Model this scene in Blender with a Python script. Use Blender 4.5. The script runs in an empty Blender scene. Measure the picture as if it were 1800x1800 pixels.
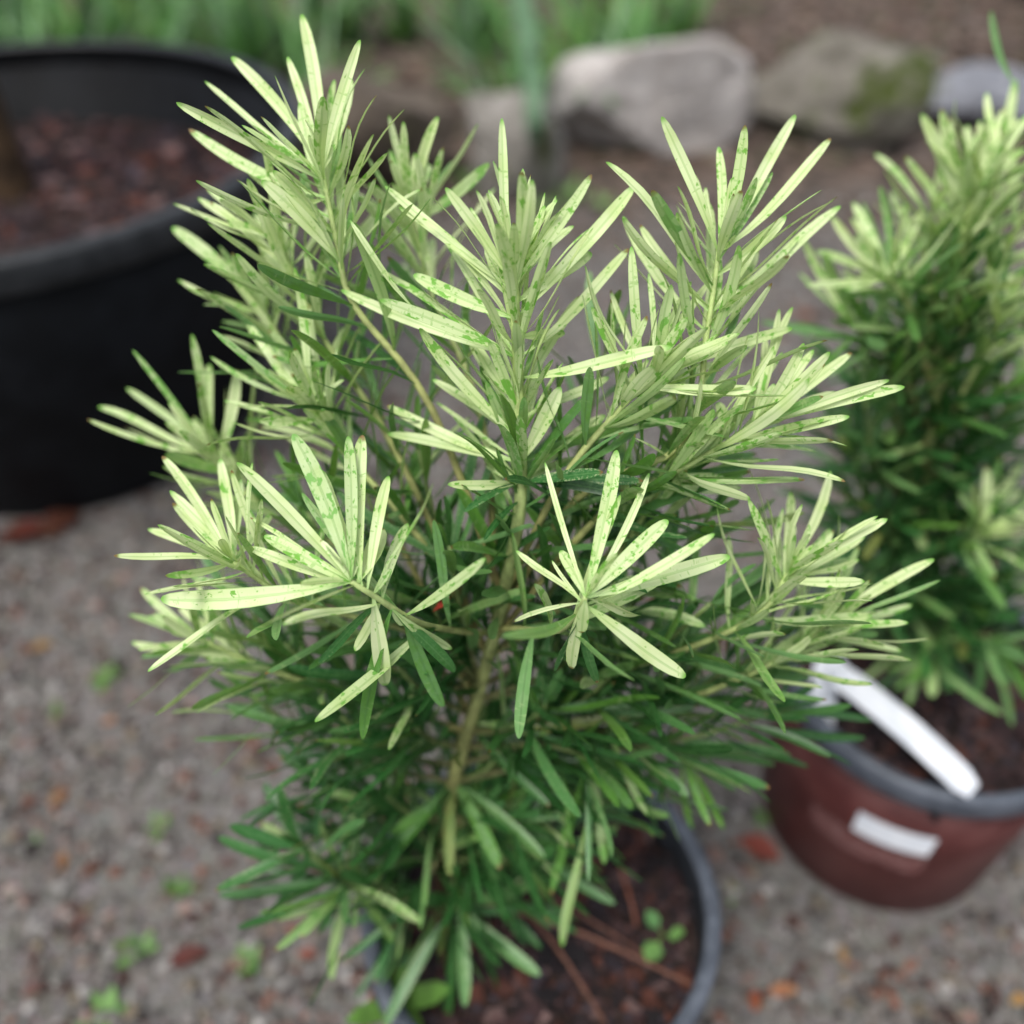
import bpy, bmesh, math, random
from mathutils import Vector, Matrix, noise
from mathutils.bvhtree import BVHTree
R = random.Random(7)
rad = math.radians
scene = bpy.context.scene
col = scene.collection

# ------------------------------------------------------------------ camera, sky, sun, exposure
FPX, PITCH, CAMH = 1640.0, 41.8, 0.926
cam = bpy.data.cameras.new('camera'); camo = bpy.data.objects.new('camera', cam); col.objects.link(camo)
camo.location = (0, 0, CAMH); camo.rotation_euler = (rad(90 - PITCH), 0, 0)
cam.sensor_width = 36; cam.lens = FPX / 1800 * 36; cam.clip_start = .02; cam.clip_end = 200
cam.dof.use_dof = True; cam.dof.focus_distance = .425; cam.dof.aperture_fstop = cam.lens / 12.6
scene.camera = camo
w = bpy.data.worlds.new('World'); scene.world = w; w.use_nodes = True
nt = w.node_tree; sky = nt.nodes.new('ShaderNodeTexSky'); sky.sky_type = 'NISHITA'; sky.sun_disc = False
sky.sun_elevation = rad(66); sky.sun_rotation = rad(215); sky.air_density = 1.0; sky.dust_density = 3.0; sky.ozone_density = 1.0
hs = nt.nodes.new('ShaderNodeHueSaturation'); hs.inputs['Saturation'].default_value = .42
nt.links.new(sky.outputs[0], hs.inputs['Color']); nt.links.new(hs.outputs[0], nt.nodes['Background'].inputs[0])
nt.nodes['Background'].inputs[1].default_value = .135
sun = bpy.data.lights.new('sun', 'SUN'); suno = bpy.data.objects.new('sun', sun); col.objects.link(suno)
sun.energy = 1.5; sun.angle = rad(22); sun.color = (1, .96, .9)
az = rad(215); el = rad(66)   # hazy sun high behind the photographer's left shoulder
sdir = Vector((math.sin(az) * math.cos(el), math.cos(az) * math.cos(el), math.sin(el)))
suno.rotation_euler = (-sdir).to_track_quat('-Z', 'Y').to_euler()
vs = scene.view_settings; vs.view_transform = 'Standard'; vs.look = 'None'; vs.exposure = 0.78; vs.gamma = 1; vs.use_curve_mapping = False
scene.render.engine = 'CYCLES'
scene.cycles.use_denoising = True
scene.cycles.max_bounces = 5; scene.cycles.diffuse_bounces = 4; scene.cycles.glossy_bounces = 2; scene.cycles.transmission_bounces = 4
scene.cycles.caustics_reflective = False; scene.cycles.caustics_refractive = False
scene.cycles.use_adaptive_sampling = True; scene.cycles.adaptive_threshold = .02

# ------------------------------------------------------------------ helpers
CO, SI = math.cos(rad(PITCH)), math.sin(rad(PITCH))
CAM = Vector((0, 0, CAMH))
def ray(px, py):            # direction with unit depth along the view axis
    a = (px - 900) / FPX; b = (900 - py) / FPX
    return Vector((a, CO + b * SI, -SI + b * CO))
def P(px, py, z): return CAM + ray(px, py) * z
def PH(px, py, h):
    d = ray(px, py); return CAM + d * ((h - CAMH) / d.z)
def px_of(v):
    d = v - CAM; z = d.y * CO - d.z * SI; y = d.y * SI + d.z * CO
    return 900 + FPX * d.x / z, 900 - FPX * y / z, z
def rnd(a, b): return R.uniform(a, b)
def rvec(s=1): return Vector((R.gauss(0, 1), R.gauss(0, 1), R.gauss(0, 1))) * s

def tag(o, label=None, cat=None, group=None, kind=None):
    if label: o['label'] = label
    if cat: o['category'] = cat
    if group: o['group'] = group
    if kind: o['kind'] = kind
    return o
def thing(name, label, cat, loc, group=None):
    o = bpy.data.objects.new(name, None); o.empty_display_size = .02; col.objects.link(o); o.location = loc
    return tag(o, label, cat, group)
def link(name, me, mat=None, parent=None, loc=(0, 0, 0)):
    o = bpy.data.objects.new(name, me); col.objects.link(o); o.location = loc
    if parent: o.parent = parent
    if mat and me.users <= 1: me.materials.clear(); me.materials.append(mat)
    return o
def mesh(name, v, f, smooth=True):
    me = bpy.data.meshes.new(name); me.from_pydata([tuple(q) for q in v], [], f); me.update()
    if smooth: me.polygons.foreach_set('use_smooth', [True] * len(me.polygons))
    return me
def bmobj(name, bm, mat, parent=None, loc=(0, 0, 0), smooth=True):
    me = bpy.data.meshes.new(name); bm.normal_update(); bm.to_mesh(me); bm.free()
    if smooth: me.polygons.foreach_set('use_smooth', [True] * len(me.polygons))
    return link(name, me, mat, parent, loc)

# node helpers
def newmat(name):
    m = bpy.data.materials.new(name); m.use_nodes = True
    return m, m.node_tree, m.node_tree.nodes, m.node_tree.links, m.node_tree.nodes['Principled BSDF']
def N(nt, t, **kw):
    n = nt.nodes.new('ShaderNode' + t)
    for k, v in kw.items(): setattr(n, k, v)
    return n
def math_n(nt, op, a, b=None, clamp=False):
    n = N(nt, 'Math', operation=op, use_clamp=clamp)
    for i, x in enumerate((a, b)):
        if x is None: continue
        if isinstance(x, (int, float)): n.inputs[i].default_value = x
        else: nt.links.new(x, n.inputs[i])
    return n.outputs[0]
def mapr(nt, v, a, b, c=0, d=1):
    n = N(nt, 'MapRange', interpolation_type='SMOOTHSTEP'); nt.links.new(v, n.inputs[0])
    for i, x in enumerate((a, b, c, d)): n.inputs[i + 1].default_value = x
    return n.outputs[0]
def mixc(nt, f, a, b):
    n = N(nt, 'Mix', data_type='RGBA')
    for s, x in ((n.inputs[0], f), (n.inputs[6], a), (n.inputs[7], b)):
        if isinstance(x, (int, float)): s.default_value = x
        elif isinstance(x, tuple): s.default_value = (*x, 1) if len(x) == 3 else x
        else: nt.links.new(x, s)
    return n.outputs[2]
def noise_n(nt, vec, scale, detail=3, rough=.55):
    n = N(nt, 'TexNoise'); n.inputs['Scale'].default_value = scale; n.inputs['Detail'].default_value = detail
    n.inputs['Roughness'].default_value = rough
    if vec is not None: nt.links.new(vec, n.inputs['Vector'])
    return n.outputs['Fac']
def bump(nt, b, h, strength, dist):
    n = N(nt, 'Bump'); n.inputs['Strength'].default_value = strength; n.inputs['Distance'].default_value = dist
    nt.links.new(h, n.inputs['Height']); nt.links.new(n.outputs[0], b.inputs['Normal'])

# ------------------------------------------------------------------ materials
def m_leaf(name, pale, green, dark, midold):
    m, nt, nodes, L, b = newmat(name)
    A = lambda n: N(nt, 'Attribute', attribute_name=n)
    age = A('age').outputs['Fac']; seed = A('seed').outputs['Fac']; lc = A('lc').outputs['Vector']
    uv = N(nt, 'UVMap').outputs[0]
    sp = N(nt, 'SeparateXYZ'); L.new(uv, sp.inputs[0]); u, v = sp.outputs[0], sp.outputs[1]
    mp = N(nt, 'Mapping'); L.new(lc, mp.inputs[0]); mp.inputs['Scale'].default_value = (1, .55, 1)
    n1 = noise_n(nt, mp.outputs[0], 330, 2.5, .6)
    fr = math_n(nt, 'FRACT', math_n(nt, 'MULTIPLY', seed, 7.13)); L.new(math_n(nt, 'ADD', 170, math_n(nt, 'MULTIPLY', fr, 330)), n1.node.inputs['Scale'])
    mp2 = N(nt, 'Mapping'); L.new(lc, mp2.inputs[0]); mp2.inputs['Scale'].default_value = (.35, 1.2, 1)
    n2 = noise_n(nt, mp2.outputs[0], 420, 2, .6)            # cross flecks
    n3 = noise_n(nt, lc, 60, 1)
    uc = math_n(nt, 'ABSOLUTE', math_n(nt, 'SUBTRACT', u, .5))   # 0 midrib .. .5 margin
    # the greener the leaf the more blotches
    bl = math_n(nt, 'ADD', n1, math_n(nt, 'MULTIPLY', math_n(nt, 'SUBTRACT', n3, .5), .35))
    bl = math_n(nt, 'ADD', bl, math_n(nt, 'MULTIPLY', seed, .13))
    bl = math_n(nt, 'ADD', bl, math_n(nt, 'MULTIPLY', age, .30))
    blot = mapr(nt, bl, .70, .76)
    fl = math_n(nt, 'ADD', n2, math_n(nt, 'MULTIPLY', seed, .10))
    fleck = math_n(nt, 'MULTIPLY', mapr(nt, fl, .66, .75), .5)
    rib = math_n(nt, 'MULTIPLY', mapr(nt, uc, .03, .12, 1, 0), .42)
    core = mapr(nt, uc, .0, .03, 1, 0)
    tip = mapr(nt, v, .93, 1.0)
    base = mapr(nt, v, .0, .22, .55, 0)
    marg = math_n(nt, 'MULTIPLY', mapr(nt, uc, .44, .5), .55)
    g = math_n(nt, 'MAXIMUM', blot, fleck)
    for x in (rib, tip, base, marg): g = math_n(nt, 'MAXIMUM', g, x)
    g = math_n(nt, 'SUBTRACT', g, math_n(nt, 'MULTIPLY', core, .25), True)
    paleb = mixc(nt, mapr(nt, n3, .35, .7), pale, tuple(c * k for c, k in zip(pale, (.84, .9, .72))))
    paleb = mixc(nt, math_n(nt, 'MULTIPLY', mapr(nt, seed, .45, 1.0), .45), paleb, (.48, .62, .27))
    young = mixc(nt, g, paleb, green)
    # old leaves: dark with light speckled margin on some, pale grey-green midrib
    n4 = noise_n(nt, lc, 900, 2, .7)
    spk = math_n(nt, 'MULTIPLY', mapr(nt, uc, .12, .34), mapr(nt, math_n(nt, 'ADD', n4, math_n(nt, 'MULTIPLY', math_n(nt, 'SUBTRACT', seed, .9), .4)), .52, .6))
    oldc = mixc(nt, mapr(nt, seed, .2, .8), dark, tuple(c * 1.9 for c in dark))
    oldc = mixc(nt, math_n(nt, 'MULTIPLY', mapr(nt, uc, .03, .09, 1, 0), .45), oldc, midold)
    oldc = mixc(nt, math_n(nt, 'MULTIPLY', spk, .75), oldc, (.42, .48, .26))
    oldc = mixc(nt, mapr(nt, noise_n(nt, lc, 500, 3), .4, .75, 0, .4), oldc, midold)
    mid = mixc(nt, mapr(nt, math_n(nt, 'ADD', n1, math_n(nt, 'MULTIPLY', seed, .6)), .55, 1.0), tuple(c * .62 for c in green), midold)
    mid = mixc(nt, math_n(nt, 'MULTIPLY', rib, .8), mid, dark)
    mid = mixc(nt, mapr(nt, math_n(nt, 'ADD', n2, math_n(nt, 'MULTIPLY', n3, .5)), .84, .97, 0, .4), mid, (.40, .52, .24))
    c1 = mixc(nt, mapr(nt, age, .15, .5), young, mid)
    c2 = mixc(nt, mapr(nt, age, .5, .85), c1, oldc)
    fr2 = math_n(nt, 'FRACT', math_n(nt, 'MULTIPLY', seed, 13.7))
    yel = math_n(nt, 'MULTIPLY', math_n(nt, 'GREATER_THAN', fr2, .965), mapr(nt, age, .55, .75))
    c2 = mixc(nt, math_n(nt, 'MULTIPLY', yel, mapr(nt, n3, .3, .7, .3, .8)), c2, (.30, .32, .09))
    brn = math_n(nt, 'MULTIPLY', math_n(nt, 'LESS_THAN', fr2, .2), mapr(nt, math_n(nt, 'ADD', v, math_n(nt, 'MULTIPLY', n2, .08)), .99, 1.03))
    c2 = mixc(nt, brn, c2, (.20, .11, .04))
    L.new(c2, b.inputs['Base Color'])
    rg = mapr(nt, age, .2, .9, .52, .32); L.new(rg, b.inputs['Roughness']); b.inputs['Specular IOR Level'].default_value = .4
    hgt = math_n(nt, 'ADD', math_n(nt, 'MULTIPLY', mapr(nt, uc, 0, .06), .6), math_n(nt, 'MULTIPLY', n2, .5))
    bump(nt, b, hgt, .35, .0006)
    tr = N(nt, 'BsdfTranslucent'); tc = mixc(nt, .5, c2, mixc(nt, mapr(nt, age, .3, .8), (.55, .68, .14), (.06, .2, .02))); L.new(tc, tr.inputs[0])
    mx = N(nt, 'MixShader'); mx.inputs[0].default_value = .27
    L.new(b.outputs[0], mx.inputs[1]); L.new(tr.outputs[0], mx.inputs[2])
    L.new(mx.outputs[0], nodes['Material Output'].inputs['Surface'])
    return m
MLEAF = m_leaf('variegated_leaf', (.68, .765, .43), (.165, .42, .055), (.014, .074, .015), (.14, .29, .10))

def m_noise(name, c1, c2, scale, rough=.8, bstr=.4, bdist=.003, c3=None, s3=3, spec=.3, lo=.38, hi=.62):
    m, nt, nodes, L, b = newmat(name)
    tc = N(nt, 'TexCoord').outputs['Object']
    n = noise_n(nt, tc, scale, 5, .65); c = mixc(nt, mapr(nt, n, lo, hi), c1, c2)
    if c3: c = mixc(nt, mapr(nt, noise_n(nt, tc, s3, 3, .6), .5, .62), c, c3)
    L.new(c, b.inputs['Base Color']); b.inputs['Roughness'].default_value = rough; b.inputs['Specular IOR Level'].default_value = spec
    bump(nt, b, n, bstr, bdist)
    return m
def m_attr(name, rough=.85, scale=250, trans=0, spec=.3):
    m, nt, nodes, L, b = newmat(name)
    a = N(nt, 'Attribute', attribute_name='tone').outputs['Color']
    n = noise_n(nt, N(nt, 'TexCoord').outputs['Object'], scale, 3)
    mul = N(nt, 'Mix', data_type='RGBA', blend_type='MULTIPLY'); mul.inputs[0].default_value = 1
    L.new(a, mul.inputs[6]); L.new(mixc(nt, mapr(nt, n, .3, .7), (.65, .65, .65), (1.2, 1.2, 1.2)), mul.inputs[7])
    L.new(mul.outputs[2], b.inputs['Base Color']); b.inputs['Roughness'].default_value = rough; b.inputs['Specular IOR Level'].default_value = spec
    bump(nt, b, n, .4, .001)
    if trans:
        tr = N(nt, 'BsdfTranslucent'); L.new(mul.outputs[2], tr.inputs[0])
        mx = N(nt, 'MixShader'); mx.inputs[0].default_value = trans
        L.new(b.outputs[0], mx.inputs[1]); L.new(tr.outputs[0], mx.inputs[2]); L.new(mx.outputs[0], nodes['Material Output'].inputs['Surface'])
    return m
MTONE = m_attr('tinted_mineral')
MBLADE = m_attr('green_blade', .5, 60, .25, .4)
MSTEM = m_attr('green_stem', .55, 120)
MLITTER = m_attr('dry_leaf', .7, 300, .1)
def m_ground():
    m, nt, nodes, L, b = newmat('sandy_gravel_ground')
    tc = N(nt, 'TexCoord').outputs['Object']
    n1 = noise_n(nt, tc, 6, 4); n2 = noise_n(nt, tc, 130, 5, .7)
    vo = N(nt, 'TexVoronoi'); vo.inputs['Scale'].default_value = 120; L.new(tc, vo.inputs['Vector'])
    base = mixc(nt, mapr(nt, n2, .3, .7), (.075, .067, .058), (.17, .152, .134))
    hs = N(nt, 'HueSaturation'); hs.inputs['Saturation'].default_value = .18; hs.inputs['Value'].default_value = .30; L.new(vo.outputs['Color'], hs.inputs['Color'])
    base = mixc(nt, .3, base, hs.outputs[0])
    # farther back the yard turns to brown leaf mould, stone shadows painted into its darkness
    sp = N(nt, 'SeparateXYZ'); L.new(tc, sp.inputs[0])
    y = math_n(nt, 'ADD', sp.outputs[1], math_n(nt, 'MULTIPLY', n1, .9))
    c = mixc(nt, mapr(nt, y, 2.15, 2.75), base, mixc(nt, mapr(nt, noise_n(nt, tc, 22, 4), .4, .65), (.035, .026, .02), (.17, .125, .10)))
    L.new(c, b.inputs['Base Color']); b.inputs['Roughness'].default_value = .9; b.inputs['Specular IOR Level'].default_value = .25
    bump(nt, b, math_n(nt, 'ADD', n2, vo.outputs['Distance']), .8, .006)
    return m
MGROUND = m_ground()
MBLACK = m_noise('black_plastic', (.0045, .005, .006), (.008, .009, .011), 14, .6, .05, .001, spec=.12)
MRIM = m_noise('highlight_tinted_black_rim', (.011, .0125, .0145), (.022, .024, .027), 25, .45, .08, .001, spec=.35)  # lighter than the wall: the rim's grey highlight is put into the colour
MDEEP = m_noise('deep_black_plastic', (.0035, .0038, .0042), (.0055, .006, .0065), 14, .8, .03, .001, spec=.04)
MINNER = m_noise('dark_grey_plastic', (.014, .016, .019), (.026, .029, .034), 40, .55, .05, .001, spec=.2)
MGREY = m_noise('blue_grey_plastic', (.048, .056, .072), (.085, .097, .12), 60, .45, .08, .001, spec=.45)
MBROWN = m_noise('maroon_plastic', (.064, .018, .017), (.088, .027, .025), 18, .5, .06, .001, (.10, .036, .033), 9, spec=.3)
MSOIL = m_noise('dark_potting_soil', (.010, .007, .006), (.045, .026, .021), 160, .9, 1, .006)
MWHITE = m_noise('white_plastic', (.55, .58, .63), (.66, .68, .72), 30, .4, .02, .0005)
MPAPER = m_noise('white_paper', (.70, .74, .80), (.80, .82, .86), 90, .6, .05, .0005)
MRESIDUE = m_noise('glue_residue', (.19, .10, .095), (.12, .035, .032), 120, .7, .05, .0005)
MBARK = m_noise('rough_bark', (.028, .017, .009), (.085, .05, .025), 30, .9, .8, .008)
def m_stone(name, a, bb, moss, amt):
    m, nt, nodes, L, b = newmat(name)
    tc = N(nt, 'TexCoord').outputs['Object']
    n = noise_n(nt, tc, 9, 6, .65); c = mixc(nt, mapr(nt, n, .35, .65), a, bb); c = mixc(nt, mapr(nt, noise_n(nt, tc, 3.2, 5, .7), .52, .62, 0, .6), c, tuple(x * .45 for x in a))
    g = math_n(nt, 'ADD', noise_n(nt, tc, 5, 4, .6), amt)
    c = mixc(nt, mapr(nt, g, .58, .7), c, moss)
    L.new(c, b.inputs['Base Color']); b.inputs['Roughness'].default_value = .88; b.inputs['Specular IOR Level'].default_value = .2
    bump(nt, b, noise_n(nt, tc, 30, 6, .7), .6, .012)
    return m

def set_tone(me, cols):
    a = me.color_attributes.new('tone', 'FLOAT_COLOR', 'POINT')
    a.data.foreach_set('color', [x for c in cols for x in (*c, 1)])

# ------------------------------------------------------------------ ground
gv, gf = [], []
nx, ny = 60, 70
for j in range(ny + 1):
    for i in range(nx + 1):
        x = (i / nx - .5) * 2; x = 40 * x * abs(x) ** 1.6; y = -2 + 42 * (j / ny) ** 2.2
        z = .012 * noise.noise(Vector((x * 1.3, y * 1.3, 0))) * min(1, max(0, (y - 1.7))) + (max(0, min(1, (y - 2.6) / 2)) * .10)
        gv.append((x, y, z - .002))
for j in range(ny):
    for i in range(nx):
        a = j * (nx + 1) + i; gf.append((a, a + 1, a + nx + 2, a + nx + 1))
tag(link('ground', mesh('ground', gv, gf), MGROUND), kind='structure')
def gz(x, y):
    return .012 * noise.noise(Vector((x * 1.3, y * 1.3, 0))) * min(1, max(0, (y - 1.7))) + (max(0, min(1, (y - 2.6) / 2)) * .10) - .002

_c2 = PH(1648, 1178, .236)
POTS = [(.0219, .3361, .125), (_c2.x, _c2.y, .128), (-.737, 1.32, .30)]
# gravel and litter crumbs: nobody could count them
cube = [Vector(c) for c in ((-1, -1, -1), (1, -1, -1), (1, 1, -1), (-1, 1, -1), (-1, -1, 1), (1, -1, 1), (1, 1, 1), (-1, 1, 1))]
cf = [(0, 3, 2, 1), (4, 5, 6, 7), (0, 1, 5, 4), (1, 2, 6, 5), (2, 3, 7, 6), (3, 0, 4, 7)]
def lumps(n, place, size, palette, flat):
    v, f, t = [], [], []
    for _ in range(n):
        c = place()
        if c is None: continue
        s = size(c); q = Matrix.Rotation(rnd(0, 6.28), 3, 'Z') @ Matrix.Rotation(rnd(-.4, .4), 3, 'X')
        sc = Vector((s * rnd(.7, 1.5), s * rnd(.6, 1.1), s * rnd(*flat)))
        k = len(v); tone = R.choice(palette); j = rnd(.7, 1.3)
        for p in cube:
            p = Vector((p.x * sc.x * rnd(.5, 1), p.y * sc.y * rnd(.5, 1), p.z * sc.z * rnd(.6, 1)))
            v.append(c + q @ p); t.append(tuple(x * j for x in tone))
        f += [tuple(k + i for i in g) for g in cf]
    return v, f, t
def gplace():
    y = .02 + 2.15 * R.random() ** 1.5; x = rnd(-.75, .75) * (.75 + y * .75)
    for a, b, r in POTS:
        if (x - a) ** 2 + (y - b) ** 2 < (r + .006) ** 2: return None
    return Vector((x, y, gz(x, y) + .002))
PAL = [(.20, .185, .17), (.15, .14, .13), (.27, .255, .24), (.36, .34, .32), (.10, .09, .085), (.19, .155, .14), (.26, .18, .155), (.16, .15, .135), (.05, .042, .038), (.21, .17, .12), (.18, .085, .06), (.07, .034, .027)]
PAL = [tuple(x * .80 for x in c) for c in PAL]
v, f, t = lumps(36000, gplace, lambda c: .0013 + .0062 * R.random() ** 2.8 + .0012 * c.y, PAL, (.35, .8))
me = mesh('gravel', v, f); set_tone(me, t)
tag(link('gravel', me, MTONE), 'loose grey and brown gravel and bark crumbs covering the yard ground', 'gravel', kind='stuff')

def bplace():
    y = rnd(2.35, 4.8); x = rnd(-.3, 2.6) if R.random() < .75 else rnd(-2.6, -.3)
    return Vector((x, y, gz(x, y) + .004))
v, f, t = lumps(5200, bplace, lambda c: rnd(.006, .022), [(.15, .10, .075), (.09, .055, .04), (.22, .16, .125), (.05, .033, .026), (.13, .075, .055), (.07, .085, .035), (.19, .15, .13)], (.1, .3))
me = mesh('leaf_litter', v, f); set_tone(me, t)
tag(link('leaf_litter', me, MTONE), 'brown leaf litter strewn over the bed behind the border stones', 'leaf litter', kind='stuff')

# ------------------------------------------------------------------ pots
def lathe(profile, n=96):
    v, f = [], []
    for r, z in profile:
        for i in range(n): a = 2 * math.pi * i / n; v.append((r * math.cos(a), r * math.sin(a), z))
    for k in range(len(profile) - 1):
        for i in range(n):
            j = (i + 1) % n; f.append((k * n + i, k * n + j, (k + 1) * n + j, (k + 1) * n + i))
    return v, f
def disc(r, z, amp, rings=10, n=64):
    v, f = [(0, 0, z)], []
    for k in range(1, rings + 1):
        for i in range(n):
            a = 2 * math.pi * i / n; x = r * k / rings * math.cos(a); y = r * k / rings * math.sin(a)
            v.append((x, y, z + amp * noise.noise(Vector((x * 25, y * 25, z)))))
    for i in range(n): f.append((0, 1 + i, 1 + (i + 1) % n))
    for k in range(rings - 1):
        for i in range(n):
            a = 1 + k * n; j = (i + 1) % n; f.append((a + i, a + n + i, a + n + j, a + j))
    return v, f
chip_meshes, dry_chips = [], []
CHIPPAL = [(.030, .014, .014), (.045, .020, .020), (.020, .012, .013), (.075, .036, .032), (.13, .075, .066), (.014, .010, .011), (.10, .032, .020), (.045, .032, .038), (.026, .015, .015)]
CHIPPAL = [(c[0] * .74, c[1] * .80, c[2] * .85) for c in CHIPPAL]
for k in range(18):
    v = []
    L_, W_, H_ = rnd(.8, 1.6), rnd(.5, .9), rnd(.25, .5)
    for p in cube: v.append((p.x * L_ * rnd(.6, 1), p.y * W_ * rnd(.55, 1), p.z * H_ * rnd(.6, 1)))
    me = mesh('bark_chip', v, cf, False); set_tone(me, [CHIPPAL[k % 9]] * 8); me.materials.append(MTONE); chip_meshes.append(me)
    me = mesh('bark_chip', v, cf, False); set_tone(me, [tuple(c * 2.1 for c in CHIPPAL[k % 9])] * 8); me.materials.append(MTONE); dry_chips.append(me)
def pot(name, label, loc, Rt, Rb, h, wallmat, rimmat, soilh, nchips, chips, rimh=.022, lip=.006, group=None):
    t = thing(name, label, 'plant pot', loc, group)
    taper = lambda z: Rb + (Rt - lip - Rb) * z / h
    v, f = lathe([(.001, .003), (Rb - .012, .003), (Rb - .004, .0), (Rb, .006), (taper(h * .5), h * .5), (taper(h - rimh), h - rimh + .002),
                  (taper(h - rimh) - .004, h - rimh + .002), (taper(h * .5) - .004, h * .5), (Rb - .006, .01), (.001, .008)])
    link('wall', mesh('wall', v, f), wallmat, t)
    ro, ri = Rt, Rt - lip * 2.1
    v, f = lathe([(taper(h - rimh) - .003, h - rimh - .004), (ro - .0015, h - rimh - .004), (ro, h - rimh), (ro, h - .005), (ro - .002, h - .001), (ro - lip * .8, h),
                  (ri + .002, h - .001), (ri, h - .005)])
    link('rim', mesh('rim', v, f), rimmat, t)
    v, f = lathe([(ri, h - .005), (ri - .001, h - rimh), (taper(soilh) - .006, soilh - .02)])
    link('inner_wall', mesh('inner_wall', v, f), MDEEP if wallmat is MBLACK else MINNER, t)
    rs = taper(soilh) - .004
    v, f = disc(rs, soilh, .007)
    s = link('potting_soil', mesh('potting_soil', v, f), MSOIL, t)
    for k in range(nchips):
        a = rnd(0, 6.28); r = rs * math.sqrt(R.random()) * .97; sz = chips * rnd(.45, 1.25)
        c = link('bark_chip', R.choice(dry_chips if Rt > .3 else chip_meshes), None, s, (r * math.cos(a), r * math.sin(a), soilh + sz * .15 + rnd(0, chips * .35)))
        c.scale = (sz, sz, sz); c.rotation_euler = (rnd(-.5, .5), rnd(-.5, .5), rnd(0, 6.28))
    v, f, tt = lumps(2600, lambda: (lambda a, r: Vector((r * math.cos(a), r * math.sin(a), soilh + rnd(0, .006))))(rnd(0, 6.28), rs * math.sqrt(R.random()) * .98),
                     lambda c: chips * rnd(.12, .42), [tuple(x * (2.2 if Rt > .3 else 1) for x in c) for c in CHIPPAL], (.4, .8))
    me = mesh('bark_crumbs', v, f, False); set_tone(me, tt); tag(link('bark_crumbs', me, MTONE, s), kind='stuff')
    return t
X1, X2, X3 = POTS
pot('nursery_pot', 'dark grey nursery pot filled with dark bark under the large variegated shrub', (X1[0], X1[1], 0), .138, .112, .229, MGREY, MGREY, .188, 290, .0085)
p2 = pot('nursery_pot', 'maroon nursery pot with dark grey rim and white sticker', (X2[0], X2[1], 0), .139, .122, .236, MBROWN, MGREY, .200, 230, .009)
p3 = pot('nursery_pot', 'large black nursery tub with wide rolled rim and brown bark inside', (X3[0], X3[1], 0), .438, .30, .458, MBLACK, MRIM, .335, 290, .014, .036, .011)
pot('nursery_pot', 'small black nursery pot standing on the bare soil behind the border stones', (1.98, 3.85, gz(1.98, 3.85)), .20, .16, .33, MBLACK, MBLACK, .28, 60, .012, .03, .008)

# sticker and glue residue bent round the maroon wall
def wall_patch(name, mat, corners, off, nseg=16, jag=0):
    h, Rt, Rb, lip = .236, .139, .122, .006
    def solve(px, py):
        best = None
        for i in range(360):
            a = rad(i)
            for k in range(0, 80):
                z = h * k / 80; r = Rb + (Rt - lip - Rb) * z / h
                q = Vector((X2[0] + r * math.cos(a), X2[1] + r * math.sin(a), z)); n = Vector((math.cos(a), math.sin(a), 0))
                if n.dot(CAM - q) < 0: continue
                x, y, _ = px_of(q); d = (x - px) ** 2 + (y - py) ** 2
                if best is None or d < best[0]: best = (d, a, z)
        return best[1], best[2]
    (a0, z0), (a1, _), (_, z1) = solve(*corners[0]), solve(*corners[1]), solve(*corners[2])
    v, f = [], []
    for i in range(nseg + 1):
        s = i / nseg; a = a0 + (a1 - a0) * s
        for z in (z0, (z0 + z1) / 2, z1):
            z += rnd(-jag, jag)
            r = Rb + (Rt - lip - Rb) * z / h + off; v.append((r * math.cos(a), r * math.sin(a), z))
    for i in range(nseg):
        for k in (0, 1): f.append((i * 3 + k, i * 3 + 3 + k, i * 3 + 4 + k, i * 3 + 1 + k))
    return link(name, mesh(name, v, f), mat, p2)
wall_patch('sticker', MPAPER, ((1510, 1424), (1668, 1445), (1516, 1464)), .0016)
wall_patch('sticker_residue', MRESIDUE, ((1432, 1408), (1678, 1440), (1452, 1462)), .0007, 20, .0025)

# plant label: a white plastic strip pushed in and bent over to the rim
def strip(name, pts, wid, thick, mat, parent):
    v, f = [], []
    for i, (p, wv, nrm, ws) in enumerate(pts):
        for a, b in ((-1, -1), (1, -1), (1, 1), (-1, 1)): v.append(p + wv * (wid * .5 * ws * a) + nrm * (thick * .5 * b))
        if i:
            k = 4 * i
            for q in range(4): f.append((k - 4 + q, k - 4 + (q + 1) % 4, k + (q + 1) % 4, k + q))
    f.append((3, 2, 1, 0)); k = len(v) - 4; f.append((k, k + 1, k + 2, k + 3))
    return link(name, mesh(name, v, f, False), mat, parent)
A0 = PH(1440, 1300, .195); A1 = PH(1452, 1168, .27); A2 = PH(1712, 1391, .241)
t = thing('plant_label', 'white plastic plant label bent over and resting on the maroon pot rim', 'plant label', A0)
d1 = (A2 - A1).normalized(); wv = d1.cross(Vector((0, 0, 1))).normalized(); wv0 = Vector((1, -.15, 0)).normalized()
pts = []
for i in range(6):
    s = i / 5; p = A0.lerp(A1, s * .93) - A0; pts.append((p, wv0.lerp(wv, max(0, s - .6)).normalized(), Vector((0, 1, 0)), .8))
for i in range(1, 5):
    s = i / 4; q = (A0.lerp(A1, .93)).lerp(A1.lerp(A2, .10), s) + Vector((0, 0, .008 * math.sin(s * math.pi))) - A0
    pts.append((q, wv0.lerp(wv, .4 + .6 * s).normalized(), Vector((0, .4, 1)).normalized(), .8 + .2 * s))
for i in range(1, 12):
    s = .1 + .9 * i / 11; q = A1.lerp(A2, s) + Vector((0, 0, .006 * math.sin(s * math.pi))) - A0; pts.append((q, wv, Vector((0, 0, 1)), 1 if i < 11 else .62))
    if i == 10: pts[-1] = (pts[-1][0], wv, Vector((0, 0, 1)), 1)
strip('label_strip', pts, .029, .0008, MWHITE, t)

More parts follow.
